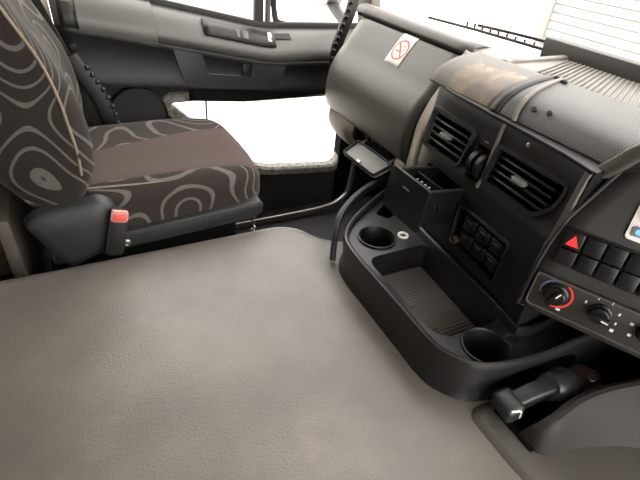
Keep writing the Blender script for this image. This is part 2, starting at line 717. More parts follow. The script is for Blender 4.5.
# roller shutter ahead of the windscreen
sh = thing('roller_shutter', 'pale grey roller shutter of horizontal slats seen through the windscreen', 'shutter', (11.5, 7.0, -1.3))
slat_me = boxmesh('slat', (.06, 4.3, .19), .03, 2)
for k in range(24):
    link('slat', slat_me, 'shutter', sh, (11.5, 7.0, -1.2+k*.2))
box('guide_rail', (.16, .22, 4.9), (11.48, 9.22, 1.15), 'shutterframe', sh, .01)
box('guide_rail', (.16, .22, 4.9), (11.48, 4.78, 1.15), 'shutterframe', sh, .01)
box('shutter_backing', (.02, 4.3, 4.8), (11.54, 7.0, 1.1), 'shutterframe', sh, 0)

# cab floor, back wall, roof
f = box('floor', (2.0, 2.35, .06), (.25, .5, -.03), 'floor', None, .0)
struct(f, 'black rubber cab floor below the passenger seat')
b = box('wall_back', (.06, 2.35, 1.7), (-.40, .5, .82), 'backwall', None, .0)
struct(b, 'brownish grey rear cab trim behind the passenger seat')
r = box('ceiling', (1.25, 2.35, .05), (.2, .5, 1.75), 'headliner', None, .0)
struct(r, 'pale headliner of the cab')
kp = box('wall_kick', (.30, .05, .72), (1.11, 1.61, .36), 'void', None, .0)
struct(kp, 'black footwell side panel ahead of the passenger door')
dr = box('wall_driver_rear', (.40, .06, 1.73), (-.22, -.645, .865), 'pillar', None, .0)  # out of view, added to keep side light off the rear of the cab
struct(dr, 'pale unseen cab side behind the driver door opening, added to block light')
bp3 = box('trim_3', (.03, .52, .50), (-.195, 1.26, .25), 'backwall', None, .008)
struct(bp3, 'brownish grey trim panel close behind the passenger seat base')
# firewall below the dash
fwl = box('wall_firewall', (.05, 2.35, .70), (1.18, .5, .35), 'void', None, .0)
struct(fwl, 'black firewall in the footwell below the dashboard')


# ------------------------------------------------------------------ passenger door
def zs(x):   # window sill height
    return interp(x, [(-.2, .905), (.186, .832), (.60, .748), (1.0, .742)])


def zb(x):   # lower edge of the trim panel
    return .602-.092*(x-.1)


door = struct(thing('door_1', 'dark grey passenger door trim with a pale ledge under the window', 'door', (.4, 1.6, .03)))
del door['category']


def dprof(x):
    s, b_ = zs(x), zb(x)
    m = s-.082
    return [(1.64, s-.004), (1.60, s), (1.575, s-.008), (1.545, s-.03), (1.525, s-.055), (1.518, s-.07), (1.520, m-.012),
            (1.532, m-.03), (1.537, (m+b_)/2), (1.535, b_+.03), (1.528, b_+.014), (1.53, b_+.002), (1.56, b_-.006), (1.62, b_-.008)]


xs = [-.02+.04*i for i in range(26)]
rows_hi = [[V((x, y, z)) for y, z in dprof(x)[:7]] for x in xs]
rows_lo = [[V((x, y, z)) for y, z in dprof(x)[6:]] for x in xs]
sheet('ledge', rows_hi, 'ledge', door, .006, -1)
sheet('trim_panel', rows_lo, 'door', door, .006, -1)


# raised pad at the rear of the ledge, ends with a visible joint
def on_door(x, k, out=0.0):
    p = dprof(x)
    i = min(int(k), len(p)-2)
    t = k-i
    y = p[i][0]*(1-t)+p[i+1][0]*t
    z = p[i][1]*(1-t)+p[i+1][1]*t
    dy, dz = p[i+1][0]-p[i][0], p[i+1][1]-p[i][1]
    n = V((0, dz, -dy)).normalized()
    if n.y > 0:
        n = -n
    return V((x, y, z))+n*out


pad_rows = [[on_door(x, k, .006+(0 if .4 < k < 7 else -.006)) for k in (.3, 1, 2, 3, 4, 5, 6, 6.6, 7.05)] for x in [.04+.0205*i for i in range(11)]]
pad_rows = [[on_door(.038, k, 0) for k in (.3, 1, 2, 3, 4, 5, 6, 6.6, 7.05)]]+pad_rows+[[on_door(.248, k, 0) for k in (.3, 1, 2, 3, 4, 5, 6, 6.6, 7.05)]]
sheet('ledge_pad', pad_rows, 'ledge', door)
# end cap with the screw, towards the rear pillar
cap_rows = [[on_door(x, k, .004) for k in (.5, 2, 4, 5, 6, 7, 8, 9, 10)] for x in (-.004, .01, .02, .03)]
cap_rows.append([on_door(.036, k, 0) for k in (.5, 2, 4, 5, 6, 7, 8, 9, 10)])
sheet('rear_end_cap', cap_rows, 'door', door, .008, -1)
lathe('screw', [(.010, 0), (.010, .003), (.007, .004), (.006, .001), (0, .001)], frame((.015, 1.528, .715), (1, 0, 0), (0, 0, 1)), 'black', door, 16)
# switch strip set into the ledge
strip = [[on_door(x, k, .003) for k in (2.2, 3.0, 3.8)] for x in [.39+.02*i for i in range(13)]]
sheet('switch_strip', strip, 'insert', door, .006, -1)
for x, wd in ((.50, .012), (.525, .02)):
    c = on_door(x, 3.0, .006)
    box('rocker_switch', (wd, .03, .008), frame(c, (1, 0, -.2), on_door(x, 3.6)-on_door(x, 2.4)), 'ledge', door, .002)
c = on_door(.66, 2.6, .006)
lever = frame(c, (1, 0, -.1), on_door(.66, 3.6)-on_door(.66, 2.4))
prism('release_lever', rpoly([(-.03, -.006), (.03, -.012), (.035, .012), (-.03, .012)], .005), lever, .008, 'black', door, .002)
box('lever_tip', (.012, .012, .006), lever @ Matrix.Translation((-.008, 0, .009)), 'steel', door, .002)
box('rocker_switch', (.016, .035, .008), frame(on_door(.612, 2.8, .006), (1, 0, -.2), on_door(.6, 3.6)-on_door(.6, 2.4)), 'steel', door, .002)

# handle plate with the pull recess
dm = frame((0, 1.532, 0), (1, 0, 0), (0, 0, 1))   # local x = X, y = Z, normal = -Y
plate = rpoly([(.285, .712), (.665, .640), (.650, .585), (.615, .562), (.345, .582), (.315, .60)], [.006, .006, .03, .03, .03, .03], 5)
pl = prism('handle_plate', plate, dm @ Matrix.Translation((0, 0, .002)), .009, 'insert', door, .002)
rec = rpoly([(.375, .692), (.545, .655), (.537, .606), (.392, .622)], .01)
cut(pl, [prism_mesh(rec, dm, -.01, .03)])
cut(bpy.data.objects['trim_panel'], []) if False else None
rb = [[dm @ V((p[0], p[1], .008)) for p in rec], [dm @ V((p[0], p[1]+.004, -.012)) for p in inset(rec, .006)], [dm @ V((p[0]*.8+.46*.2, p[1]*.7+.65*.3, -.03)) for p in rec]]
rings('pull_pocket', rb, 'ledge', door, False, True)
frame_ring('pocket_rim', inset(rec, -.003), inset(rec, .002), dm, .008, .012, 'insert', door)
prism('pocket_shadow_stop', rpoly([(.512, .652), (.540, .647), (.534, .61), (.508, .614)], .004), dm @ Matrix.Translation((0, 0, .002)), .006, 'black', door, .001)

# lower door skin with window
dm2 = frame((0, 1.60, 0), (1, 0, 0), (0, 0, 1))
win = rpoly([(.275, .510), (.40, .395), (.53, .262), (.62, .222), (.95, .190), (.965, .26), (.965, .52)][::-1], [.02, .05, .06, .06, .05, .05, .02], 5)
skin = box('lower_skin', (1.12, .03, .62), (.50, 1.617, .31), 'floor', door, .0)
cut(skin, [prism_mesh(inset(win, -.002), dm2, -.2, .2)])
out = [dm2 @ V((p[0], p[1], 0)) for p in inset(win, -.03)]
gk = [[dm2 @ V((p[0], p[1], .0)) for p in inset(win, -.038)], [dm2 @ V((p[0], p[1], .010)) for p in inset(win, -.034)],
      [dm2 @ V((p[0], p[1], .012)) for p in inset(win, -.010)], [dm2 @ V((p[0], p[1], .004)) for p in inset(win, -.002)],
      [dm2 @ V((p[0], p[1], -.03)) for p in inset(win, 0)]]
rings('window_gasket', gk, 'gasket', door, False, False)
prism('lower_pane', inset(win, -.001), dm2 @ Matrix.Translation((0, 0, -.028)), .004, 'glass', door, 0)
box('pane_divider', (.006, .008, .27), (.405, 1.625, .40), 'seal', door, .001)
# upper lip over the lower window
sheet('lower_lip', [[V((x, 1.60, zb(x)-.0)), V((x, 1.585, zb(x)-.02)), V((x, 1.59, max(zb(x)-.055, .508)-.004)), V((x, 1.605, max(zb(x)-.06, .5)-.004))] for x in xs if x > .33], 'black', door, .004, -1)

# speaker
spk = frame((.168, 1.578, .485), (1, 0, 0), (0, 0, 1))
lathe('speaker_ring', [(.094, 0), (.093, .010), (.089, .012), (.087, .008)], spk, 'black', door, 48, cap=False)
sg = lathe('speaker_grille', [(.088, .007), (.06, .009), (.03, .0095), (0, .010)], spk, 'speaker', door, 40)
# window frame above: sill seal, divider post, quarter light seal
xs2 = [.04*i for i in range(0, 26)]
sweep('sill_seal', [V((x, 1.608, zs(x)+.005)) for x in xs2], rrect(-.012, -.008, .012, .012, .004, 2), 'seal', door)
sweep('divider_post', [V((.600, 1.625, .75)), V((.60, 1.615, 1.05)), V((.60, 1.58, 1.45))], rrect(-.016, -.012, .016, .012, .004, 2), 'seal', door)
sweep('divider_strip', [V((.630, 1.615, .75)), V((.63, 1.605, 1.05)), V((.63, 1.57, 1.45))], rrect(-.007, -.012, .007, .012, .003, 2), 'ledge', door)
sweep('quarter_seal', catmull([(.655, 1.60, 1.3), (.652, 1.615, .9), (.655, 1.615, .79), (.675, 1.615, .76), (.75, 1.615, .752), (.90, 1.615, .75), (1.0, 1.61, .75)], 5), rrect(-.009, -.009, .009, .009, .003, 2), 'seal', door)
mk('door_pane', [(-.1, 1.63, .70), (.62, 1.63, .70), (.62, 1.58, 1.45), (-.1, 1.58, 1.45)], [(0, 1, 2, 3)], 'glass', door)
mk('quarter_pane', [(.62, 1.63, .70), (1.02, 1.63, .70), (.80, 1.58, 1.45), (.62, 1.58, 1.45)], [(0, 1, 2, 3)], 'glass', door)

# rear door pillar and belt anchorage trim
pil = mk('wall_pillar', [(-.40, 1.50, 0), (-.005, 1.55, 0), (-.005, 1.66, 0), (-.40, 1.66, 0), (-.40, 1.50, 1.75), (-.045, 1.54, 1.75), (-.045, 1.62, 1.75), (-.40, 1.62, 1.75)],
         [(0, 1, 2, 3)[::-1], (4, 5, 6, 7), (0, 1, 5, 4), (1, 2, 6, 5), (2, 3, 7, 6), (3, 0, 4, 7)], 'pillar')
struct(pil, 'pale beige trimmed door pillar behind the seat belt')
# front pillar
apl = sweep('trim_1', [V((1.05, 1.62, .72)), V((1.0, 1.60, .95)), V((.84, 1.55, 1.75))], rrect(-.035, -.03, .035, .03, .01, 3), 'lip', None)
struct(apl, 'grey windscreen pillar beside the passenger door')
# door sill at the floor
sil = sweep('trim_2', catmull([(.30, 1.515, .022), (.60, 1.515, .022), (.86, 1.515, .028), (.95, 1.515, .055), (.99, 1.515, .12), (1.0, 1.52, .30), (1.0, 1.53, .5)], 6), rrect(-.008, -.012, .008, .012, .004, 2), 'steel')
struct(sil, 'bare metal door sill edge curving up at the footwell')

# ------------------------------------------------------------------ windscreen
ws = thing('window_1', 'large clear windscreen over the dashboard', 'window', (1.1, .5, .85))
struct(ws)
del ws['category']
sheet('glass_pane', [[V((1.10-.05*((y-.5)/1.1)**2, y, .845)) for y in [-.55+.2*i for i in range(11)]], [V((.86-.05*((y-.5)/1.1)**2, y, 1.73)) for y in [-.55+.2*i for i in range(11)]]], 'glass', ws)

# ------------------------------------------------------------------ engine tunnel cover
co = rpoly([(-.335, -.40), (-.335, .925), (.435, .925), (.50, .80), (.85, .80), (.85, -.40)][::-1], [.07, .07, .10, .10, .08, .07][::-1], 8)
loops = []
for d, z in ((-.012, .02), (-.006, .30), (0, .385), (.004, .402), (.012, .414), (.024, .4195), (.04, .4205)):
    loops.append([V((p[0], p[1], z)) for p in inset(co, d)])
cov = rings('engine_cover', loops, 'cover', None, True, True)
tag(cov, 'large flat grey grained vinyl engine cover between the seats', 'engine cover')
ap = rpoly([(.475, .285), (.475, .16), (.50, .06), (.52, -.20), (.84, -.20), (.84, .285)][::-1], [.03, .04, .06, .03, .03, .03][::-1], 6)
lp = [[V((p[0], p[1], z)) for p in inset(ap, d)] for d, z in ((0, .4195), (.004, .424), (.012, .4285), (.018, .430))]
apo = rings('cover_apron', lp, 'apron', cov, False, True)

# ------------------------------------------------------------------ passenger seat
seat = thing('passenger_seat', 'passenger seat in dark brown cloth with grey swirl pattern', 'seat', (.15, 1.19, 0))


def cush(p):
    u, v, wv = p.x/.215, p.y/.20, p.z
    if p.z > 0:
        p.z += .012*abs(v)**2.5 - .018*max(0, u)**2+.006
    # rounded plan at the front corners
    k = max(0, u-.55)
    p.y *= 1-.28*k*k*2
    p.x += .02*(1-v*v)*max(0, u)
    return p


pillow('cushion', (.215, .20, .062), (.06, .05, .045), 22, frame((.165, 1.165, .487), (1, 0, .02), (0, 1, 0)), 'fabric_cushion', seat, cush)
sweep('seam_piping', catmull([(-.02, .985, .558), (.10, .983, .552), (.22, .985, .548), (.31, 1.0, .542), (.362, 1.035, .53)], 6), circ(.0022, 6), 'piping', seat)


xseam = [(.50, -.075), (.515, -.055), (.55, -.036), (.60, -.026), (.65, -.024), (.70, -.028), (.76, -.034), (.82, -.046), (.86, -.062), (.92, -.088), (1.0, -.112), (1.2, -.165), (1.36, -.20)]
xrear = [(.50, -.085), (.515, -.105), (.55, -.138), (.60, -.168), (.65, -.188), (.72, -.20), (.9, -.225), (1.36, -.30)]
bl_ = []
for z in [.505, .512, .525, .545, .57, .60, .64, .68, .72, .77, .83, .90, .98, 1.06, 1.14, 1.22, 1.29, 1.34, 1.365, 1.37]:
    xf, xr = interp(z, xseam), interp(z, xrear)
    k = 1-.10*max(0, (z-.9)/.46)
    if z > 1.28:
        q = ((z-1.28)/.09)
        xf -= .05*q**3
        xr += .05*q**3
        k *= 1-.12*q**3
    blg = interp(z, [(.50, 0), (.53, .3), (.58, .9), (.70, 1), (.76, .85), (.84, .35), (.92, .2), (1.2, .3), (1.36, .2)])
    half = [(xr, .16), (xr+.006, .19), ((xr*.6+xf*.4), .205), (xf-.02, .207), (xf, .204), (xf+.018*blg, .192), (xf+.032*blg, .168), (xf+.032*blg, .14), (xf+.022*blg, .105), (xf+.014*blg, .05)]
    pts_ = [(x, 1.17-y*k, z) for x, y in half]+[(x, 1.17+y*k, z) for x, y in half[::-1]]
    bl_.append(catmull(pts_, 4, True))
rings('backrest', bl_, 'fabric', seat, True, True, angle=70)
sweep('side_piping', catmull([(interp(z, xseam)+.001, 1.17-.2055*(1-.10*max(0, (z-.9)/.46)), z) for z in (.60, .65, .70, .76, .83, .92, 1.0, 1.1, 1.2)], 4), circ(.0028, 8), 'piping', seat)

# plastic base and rails
sb = [(-.12, .395), (.36, .432), (.372, .455), (.365, .475), (.02, .452), (-.12, .47)]
fm = frame((0, 1.38, 0), (1, 0, 0), (0, 0, 1))
prism('seat_base', rpoly(sb, .01, 3), fm, .43, 'seatplastic', seat, .008)
box('suspension_box', (.36, .34, .38), (.14, 1.19, .21), 'black', seat, .01)
box('rear_gap_block', (.09, .40, .38), (-.085, 1.175, .19), 'void', seat, .01)  # added black box, stands for the shade in the gap behind the base
for y in (1.02, 1.36):
    box('floor_rail', (.42, .035, .03), (.14, y, .018), 'steel', seat, .004)
sweep('adjuster_spring', [V((.345+.006*math.cos(a*1.9), .962+.006*math.sin(a*1.9), .380+.0042*a)) for a in range(14)], circ(.0022, 6), 'steel', seat)

# recliner cover on the aisle side
rc = rpoly([(-.150, .512), (-.125, .533), (.0, .549), (.028, .522), (.026, .470), (.012, .425), (-.085, .385), (-.105, .41)], [.012, .02, .02, .02, .02, .02, .03, .03], 6)
fr = frame((0, .968, 0), (1, 0, 0), (0, 0, 1))
lo = [[fr @ V((p[0], p[1], 0)) for p in inset(rc, -.004)], [fr @ V((p[0], p[1], .018)) for p in rc], [fr @ V((p[0], p[1], .024)) for p in inset(rc, .004)],
      [fr @ V((p[0], p[1], .027)) for p in inset(rc, .010)], [fr @ V((p[0]*.6-.025, p[1]*.6+.188, .034)) for p in rc]]
rings('recliner_cover', lo, 'seatplastic', seat, True, True)
lathe('bolt', [(.009, 0), (.009, .004), (.006, .006), (.004, .003), (0, .003)], frame((.036, .950, .426), (1, 0, 0), (0, 0, 1)), 'steel', seat, 16)
# belt buckle
bf = frame((.052, .95, .475), (.35, -.1, 1), (0, -1, 0))
bf = frame((.018, .934, .478), (1, 0, -.28), (.34, .10, 1))
bk_ = prism('belt_buckle', rrect(-.018, -.055, .018, .05, .006), bf, .022, 'black', seat, .004, 2, True)
prism('buckle_frame', rrect(-.017, .028, .017, .0525, .004), bf @ Matrix.Translation((0, 0, .016)), .010, 'buckleframe', bk_, .003)
prism('release_button', rrect(-.013, .031, .013, .047, .003), bf @ Matrix.Translation((0, 0, .022)), .0065, 'red', bk_, .002)

# ------------------------------------------------------------------ seat belt
belt = thing('seat_belt', 'black webbing seat belt running down behind the seat', 'seat belt', (-.02, 1.45, .3))
bp_ = catmull([(-.13, 1.50, 1.25), (-.07, 1.49, .92), (-.045, 1.475, .83), (-.005, 1.46, .70), (.012, 1.45, .60), (.02, 1.445, .48), (.02, 1.44, .30)], 6)
sweep('webbing', bp_, rrect(-.0015, -.012, .0015, .012, .001, 1), 'belt', belt, upv=(.9, -.3, .1))
# ridged stalk beside it
rs = thing('ridged_belt_stalk', 'curved black stalk with a row of ridges between seat belt and speaker', 'belt guide', (.05, 1.40, .40))
cpts = catmull([(.0, 1.432, .715), (.028, 1.425, .66), (.056, 1.42, .60), (.07, 1.415, .53), (.075, 1.41, .45), (.075, 1.41, .38)], 6)
sweep('stalk', cpts, rrect(-.012, -.022, .012, .022, .008, 3), 'black', rs, upv=(.8, 0, .6))
bead = bpy.data.meshes.new('ridge')
bm = bmesh.new()
bmesh.ops.create_uvsphere(bm, u_segments=8, v_segments=6, radius=.0075)
bm.to_mesh(bead)
bm.free()
for i in range(4, 24, 2):
    t = (cpts[i+1]-cpts[i-1]).normalized()
    sd = V((t.z, 0, -t.x))
    link('ridge', bead, 'gloss', rs, cpts[i]-sd*.020+V((0, -.008, 0)))
box('stalk_foot', (.075, .06, .03), (.07, 1.415, .425), 'gloss', rs, .006)

# ================================================================== DASHBOARD
dash = thing('dashboard', 'dark grey plastic truck dashboard with worn centre section and glove box', 'dashboard', (.8, .6, .42))


def lofty(name, prof, ys, mat, thick=.006, fn=None, off=-1, parent=dash, smoothn=4):
    pr = catmull([(a, 0, b_) for a, b_ in prof], smoothn)
    rows = []
    for y in ys:
        rows.append([(fn(V((p.x, y, p.z))) if fn else V((p.x, y, p.z))) for p in pr])
    return sheet(name, rows, mat, parent, thick, off)


def yr(a, b_, n):
    return [a+(b_-a)*i/n for i in range(n+1)]


# passenger side: rounded edge, glove box lid, lower trim
lofty('dash_edge', [(1.17, .70), (1.08, .775), (.94, .84), (.85, .868), (.82, .873), (.802, .868), (.795, .855), (.80, .845)], yr(.80, 1.31, 10), 'lip')


def lidfn(p):
    # the lid's ends are rounded back
    e = max(0, (p.y-1.235)/.065)
    p.x += .03*e**2.5
    return p


lid = lofty('glove_box_lid', [(.803, .847), (.790, .843), (.772, .822), (.752, .795), (.735, .768), (.712, .74), (.695, .705), (.686, .66), (.687, .62), (.697, .59), (.715, .578), (.74, .575)], yr(.822, 1.300, 14), 'glove', .012, lidfn)
mk('lid_end', [lidfn(V((x, 1.298, z))) for x, z in [(.79, .843), (.772, .822), (.752, .795), (.735, .768), (.712, .74), (.695, .705), (.686, .66), (.687, .62), (.697, .59), (.715, .578), (.90, .575), (.90, .84)]], [tuple(range(12))], 'glove', dash)
sweep('edge_gap_strip', [V((.795, y, .848)) for y in yr(.825, 1.295, 8)], circ(.0045, 8), 'void', dash)  # matt black strip put in to darken the gap below the edge
# body behind the lid
box('glove_box_body', (.22, .46, .24), (.92, 1.06, .70), 'void', dash, .004)
# curved lower trim, split by the open stowage pocket
lowp = [(.722, .604), (.702, .588), (.694, .57), (.697, .545), (.715, .515), (.745, .485), (.79, .46)]
lofty('lower_trim', lowp, yr(1.095, 1.29, 4), 'lowertrim', .01, lambda p: V((p.x+.03*max(0, (p.y-1.22)/.07)**2, p.y, p.z)))
lofty('lower_trim', lowp, yr(.815, .87, 2), 'lowertrim', .01)
lofty('lower_trim', [(.73, .50), (.745, .485), (.79, .46)], yr(.87, 1.095, 3), 'lowertrim', .01)
box('lower_backing', (.02, .47, .16), (.83, 1.058, .525), 'void', dash, 0)
box('lid_backing', (.02, .49, .06), (.755, 1.062, .60), 'void', dash, 0)
box('stowage_pocket', (.09, .23, .10), (.765, .985, .545), 'void', dash, .003)
for y in (.93, .96, 1.0, 1.03):
    box('hinge_clip', (.010, .014, .010), (.712, y, .578), 'dark', dash, .002)
# side trim strip between glove box and centre fascia
side = [(.797, .858), (.775, .825), (.748, .785), (.722, .745), (.703, .70), (.697, .65), (.695, .60), (.70, .55), (.72, .50)]
sp_ = catmull([(a, 0, b_) for a, b_ in side], 4)
rows = []
for t, y, dx in ((0, .820, .012), (.15, .815, .002), (.4, .800, -.004), (.7, .775, -.014), (1, .748, -.022)):
    rows.append([V((p.x+dx*(1 if p.z < .80 else .4)-(.010*t*max(0, min(1, (p.z-.5)/.2))), y, p.z)) for p in sp_])
sheet('side_trim', rows, 'lowertrim', dash, .006, 1)

# open stowage flap
flap = thing('stowage_flap', 'small grey stowage flap hanging open under the glove box', 'flap', (.70, .96, .545))
ff = frame((.668, .957, .549), (0, -1, .03), (.06, .012, .030))
fp = rpoly([(-.083, -.030), (.080, -.030), (.088, .030), (-.088, .030)], .008, 3)
prism('flap_panel', fp, ff @ Matrix.Translation((0, 0, -.008)), .008, 'flap', flap, .002)
frame_ring('flap_rim', fp, inset(fp, .005), ff, -.002, .006, 'dark', flap)
prism('latch', rrect(-.012, -.028, .004, -.020, .002), ff, .006, 'steel', flap, .001)
box('hinge_arm', (.012, .05, .012), ff @ Matrix.Translation((-.07, .045, -.004)), 'black', flap, .002)
box('hinge_arm', (.012, .05, .012), ff @ Matrix.Translation((.07, .045, -.004)), 'black', flap, .002)


# ---- centre fascia: solid with real openings
def fplan(y):
    return interp(y, [(.30, .614), (.345, .622), (.40, .634), (.50, .642), (.60, .648), (.70, .655), (.73, .662), (.755, .675), (.775, .69)])


def fprof(z):
    return interp(z, [(.38, .02), (.46, .002), (.52, -.006), (.62, -.010), (.69, -.006), (.70, .0), (.76, .008), (.80, .012), (.812, .016)])


def FS(y, z):
    return V((fplan(y)+fprof(z), y, z))


ys = yr(.345, .772, 26)
zz = [.4225, .445, .48, .52, .56, .60, .64, .68, .692, .70, .72, .76, .79, .80, .812]
nv = len(zz)
vs, fs = [], []
for y in ys:
    vs += [FS(y, z) for z in zz]
off = len(vs)
for y in ys:
    vs += [V((.90, y, z)) for z in zz]
R_ = len(ys)
for i in range(R_-1):
    for j in range(nv-1):
        a = i*nv+j
        fs.append((a, a+1, a+nv+1, a+nv))
        fs.append((off+a, off+a+nv, off+a+nv+1, off+a+1))
    for j in (0, nv-1):
        a = i*nv+j
        fs.append((a, a+nv, off+a+nv, off+a))
for i in (0, R_-1):
    for j in range(nv-1):
        a = i*nv+j
        fs.append((a, a+1, off+a+1, off+a))
fas = mk('centre_fascia', vs, fs, 'fascia', dash)


def fframe(y, z):
    p = FS(y, z)
    ty = FS(y-.02, z)-FS(y+.02, z)
    tz = FS(y, z+.02)-FS(y, z-.02)
    return frame(p, ty, tz)     # local x towards the driver, y up, z out of the face


vL = fframe(.663, .733)
vR = fframe(.458, .738)
polyL = rpoly([(-.066, -.040), (.054, -.040), (.063, .037), (-.066, .037)], [.014, .016, .008, .008], 5)
polyR = rpoly([(-.079, -.038), (.050, -.036), (.080, .000), (.082, .036), (-.072, .032)], [.012, .02, .02, .008, .008], 5)
mid = fframe(.565, .722)
polyW = rrect(-.020, -.034, .020, .034, .006)
ashf = fframe(.635, .625)
polyA = rrect(-.060, -.045, .060, .040, .006)
swf = fframe(.498, .588)
polyS = rpoly([(-.072, -.045), (.068, -.047), (.072, .046), (-.068, .045)], .008)
cut(fas, [prism_mesh(polyL, vL, -.045, .03), prism_mesh(polyR, vR, -.045, .03), prism_mesh(polyW, mid, -.012, .03),
          prism_mesh(polyA, ashf, -.12, .03), prism_mesh(polyS, swf, -.014, .03)])


def vent(mtx, poly, nslat, y0, y1, x0, x1, tabx):
    fr_ = frame_ring('vent_frame', inset(poly, -.006), inset(poly, .003), mtx, -.002, .006, 'dark', dash)
    prism('vent_throat', inset(poly, -.001), mtx @ Matrix.Translation((0, 0, -.044)), .004, 'void', fr_, 0)
    me = boxmesh('vent_slat', (x1-x0, .005, .022), .0015, 2, mtx.to_3x3().to_4x4() @ Matrix.Rotation(math.radians(-28), 4, 'X'))
    for k in range(nslat):
        y = y0+(y1-y0)*(k+.5)/nslat
        link('vent_slat', me, 'black', fr_, mtx @ V(((x0+x1)/2, y, -.012)))
    for xx in (x0+(x1-x0)*.28, x0+(x1-x0)*.72):
        box('vent_blade', (.002, y1-y0, .015), mtx @ Matrix.Translation((xx, (y0+y1)/2, -.033)), 'void', fr_, 0)
    box('vent_tab', (.030, .009, .014), mtx @ Matrix.Translation((tabx, (y0+y1)/2, .001)), 'flap', fr_, .003)


vent(vL, polyL, 5, -.037, .034, -.063, .053, -.01)
vent(vR, polyR, 5, -.034, .032, -.073, .062, -.005)
# thumb wheels between the vents
for i, xx in enumerate((-.010, .010)):
    wm = mid @ Matrix.Translation((xx, -.003, -.010)) @ Matrix.Rotation(math.radians(90), 4, 'Y')
    pr = [(.022, -.006), (.026, -.005), (.026, .005), (.022, .006)]
    lathe('thumb_wheel', pr, wm, 'gloss', dash, 28)
prism('wheel_well', inset(polyW, -.0005), mid @ Matrix.Translation((0, 0, -.0125)), .001, 'void', dash, 0)
for dz in (.042, -.043):
    box('wheel_symbol', (.010, .003, .0012), mid @ Matrix.Translation((0, dz, .0006)), 'markgrey', dash, 0)
# seam strips around the vent panel
sweep('fascia_seam', [FS(y, .8105)+V((-.001, 0, 0)) for y in yr(.348, .772, 14)], rrect(-.0025, -.003, .0025, .003, .001, 1), 'black', dash)
lathe('trim_clip', [(.004, 0), (.004, .003), (.002, .004), (0, .004)], fframe(.475, .797), 'steel', dash, 14)
for y, z in ((.535, .842), (.515, .838)):
    pass

# blank switches in the lower panel
frame_ring('switch_panel_frame', inset(polyS, -.004), inset(polyS, .002), swf, -.002, .004, 'dark', dash)
prism('switch_panel_back', inset(polyS, .0005), swf @ Matrix.Translation((0, 0, -.0145)), .003, 'void', dash, 0)
bl = boxmesh('blank_switch', (.036, .033, .012), .003, 2, swf.to_3x3().to_4x4(), (.9, .9))
for r_ in range(2):
    for c_ in range(3):
        q = swf @ V((-.030+.0385*c_, .019-.0365*r_, -.006))
        sw = link('blank_switch', bl, 'gloss', dash, q)
        box('switch_symbol', (.013, .002, .0008), swf @ Matrix.Translation((-.030+.0385*c_, .027-.0365*r_, .0005)), 'markgrey', sw, 0).location = (0, 0, 0)
        ch = sw.children[0]
        ch.location = -q
lathe('rusty_socket', [(.009, -.010), (.009, .004), (.006, .005), (.005, .0), (0, .0)], swf @ Matrix.Translation((-.062, -.036, 0)), 'rust', dash, 18)
box('ashtray_well', (.10, .09, .004), ashf @ Matrix.Translation((0, 0, -.118)), 'void', dash, 0)

# ---- dash top, centre
topp = [(.672, .8125), (.680, .827), (.697, .843), (.725, .856), (.765, .865), (.80, .869)]
lofty('dash_top_pad', topp, yr(.335, .578, 14), 'pad', .008)
lofty('dark_band', [(a-.0015, b_+.001) for a, b_ in topp], yr(.578, .598, 2), 'dark', .008)
lofty('worn_top_panel', [(.676, .8115), (.684, .825), (.700, .840), (.728, .853), (.768, .862), (.80, .866)], yr(.598, .785, 12), 'worn', .008)
tp_ = catmull([(a, 0, b_) for a, b_ in topp], 6)
sweep('pad_ridge', [V((p.x-.001, .536+.03*(i/(len(tp_)-1)), p.z+.001)) for i, p in enumerate(tp_)], rrect(-.004, -.003, .004, .003, .002, 2), 'padgrey', dash)
sweep('fascia_ridge', [FS(.541, z)+V((-.001, 0, 0)) for z in yr(.685, .808, 8)], rrect(-.003, -.003, .003, .003, .0015, 2), 'padgrey', dash)
sheet('fascia_bevel', [[FS(.362, z), FS(.358, z)+V((-.004, 0, 0)), FS(.350, z)+V((-.004, 0, 0)), FS(.346, z)+V((.004, 0, 0))] for z in yr(.56, .808, 12)], 'lip', dash)
lofty('dash_top_rear', [(.795, .8645), (.83, .868), (.90, .862), (.99, .838), (1.08, .775), (1.17, .70)], yr(.70, .80, 4), 'padgrey', .006)
# sunken ribbed defroster shelf
box('defrost_shelf', (.26, .98, .02), (.905, .225, .853), 'padribs', dash, .002)
ribm = boxmesh('defrost_rib', (.185, .0048, .005), .0015, 1)
for k in range(62):
    yy = .658-.011*k
    o = link('defrost_rib', ribm, 'padribs', dash, (.885, yy, .8645))
    o.rotation_euler = (0, 0, math.radians(interp(yy, [(.30, 34), (.66, 20)])))
sweep('shelf_border', [V((.80, .707, .862)), V((.90, .707, .864)), V((.98, .707, .866))], rrect(-.008, -.005, .008, .005, .003, 2), 'padgrey', dash)
box('cowl_strip', (.03, 1.06, .045), (.995, .245, .872), 'cowl', dash, .004)
prism('shelf_slot', rrect(-.020, -.005, .020, .005, .004), Matrix.Translation((.795, .565, .8695)) @ Matrix.Rotation(math.radians(70), 4, 'Z'), .001, 'void', dash, 0)
for x, y, z in ((.690, .520, .8395), (.694, .492, .8425)):
    lathe('pad_screw', [(.0045, -.002), (.0045, .001), (0, .001)], frame((x, y, z), (0, -1, 0), (.7, 0, .7)), 'black', dash, 10)

# ---- driver-turned panel
O2, U2, N2 = V((.600, .345, 0)), V((.456, -.890, 0)), V((-.890, -.456, 0))


def tilt(z):
    return interp(z, [(.45, -.010), (.53, -.002), (.60, 0), (.665, .004), (.70, .010), (.74, .024), (.80, .072), (.85, .115), (.90, .15)])


def PS(u, z):
    return O2+U2*u+V((tilt(z), -tilt(z)*.15, z))


def pframe(u, z):
    return frame(PS(u, z), U2, PS(u, z+.012)-PS(u, z-.012))


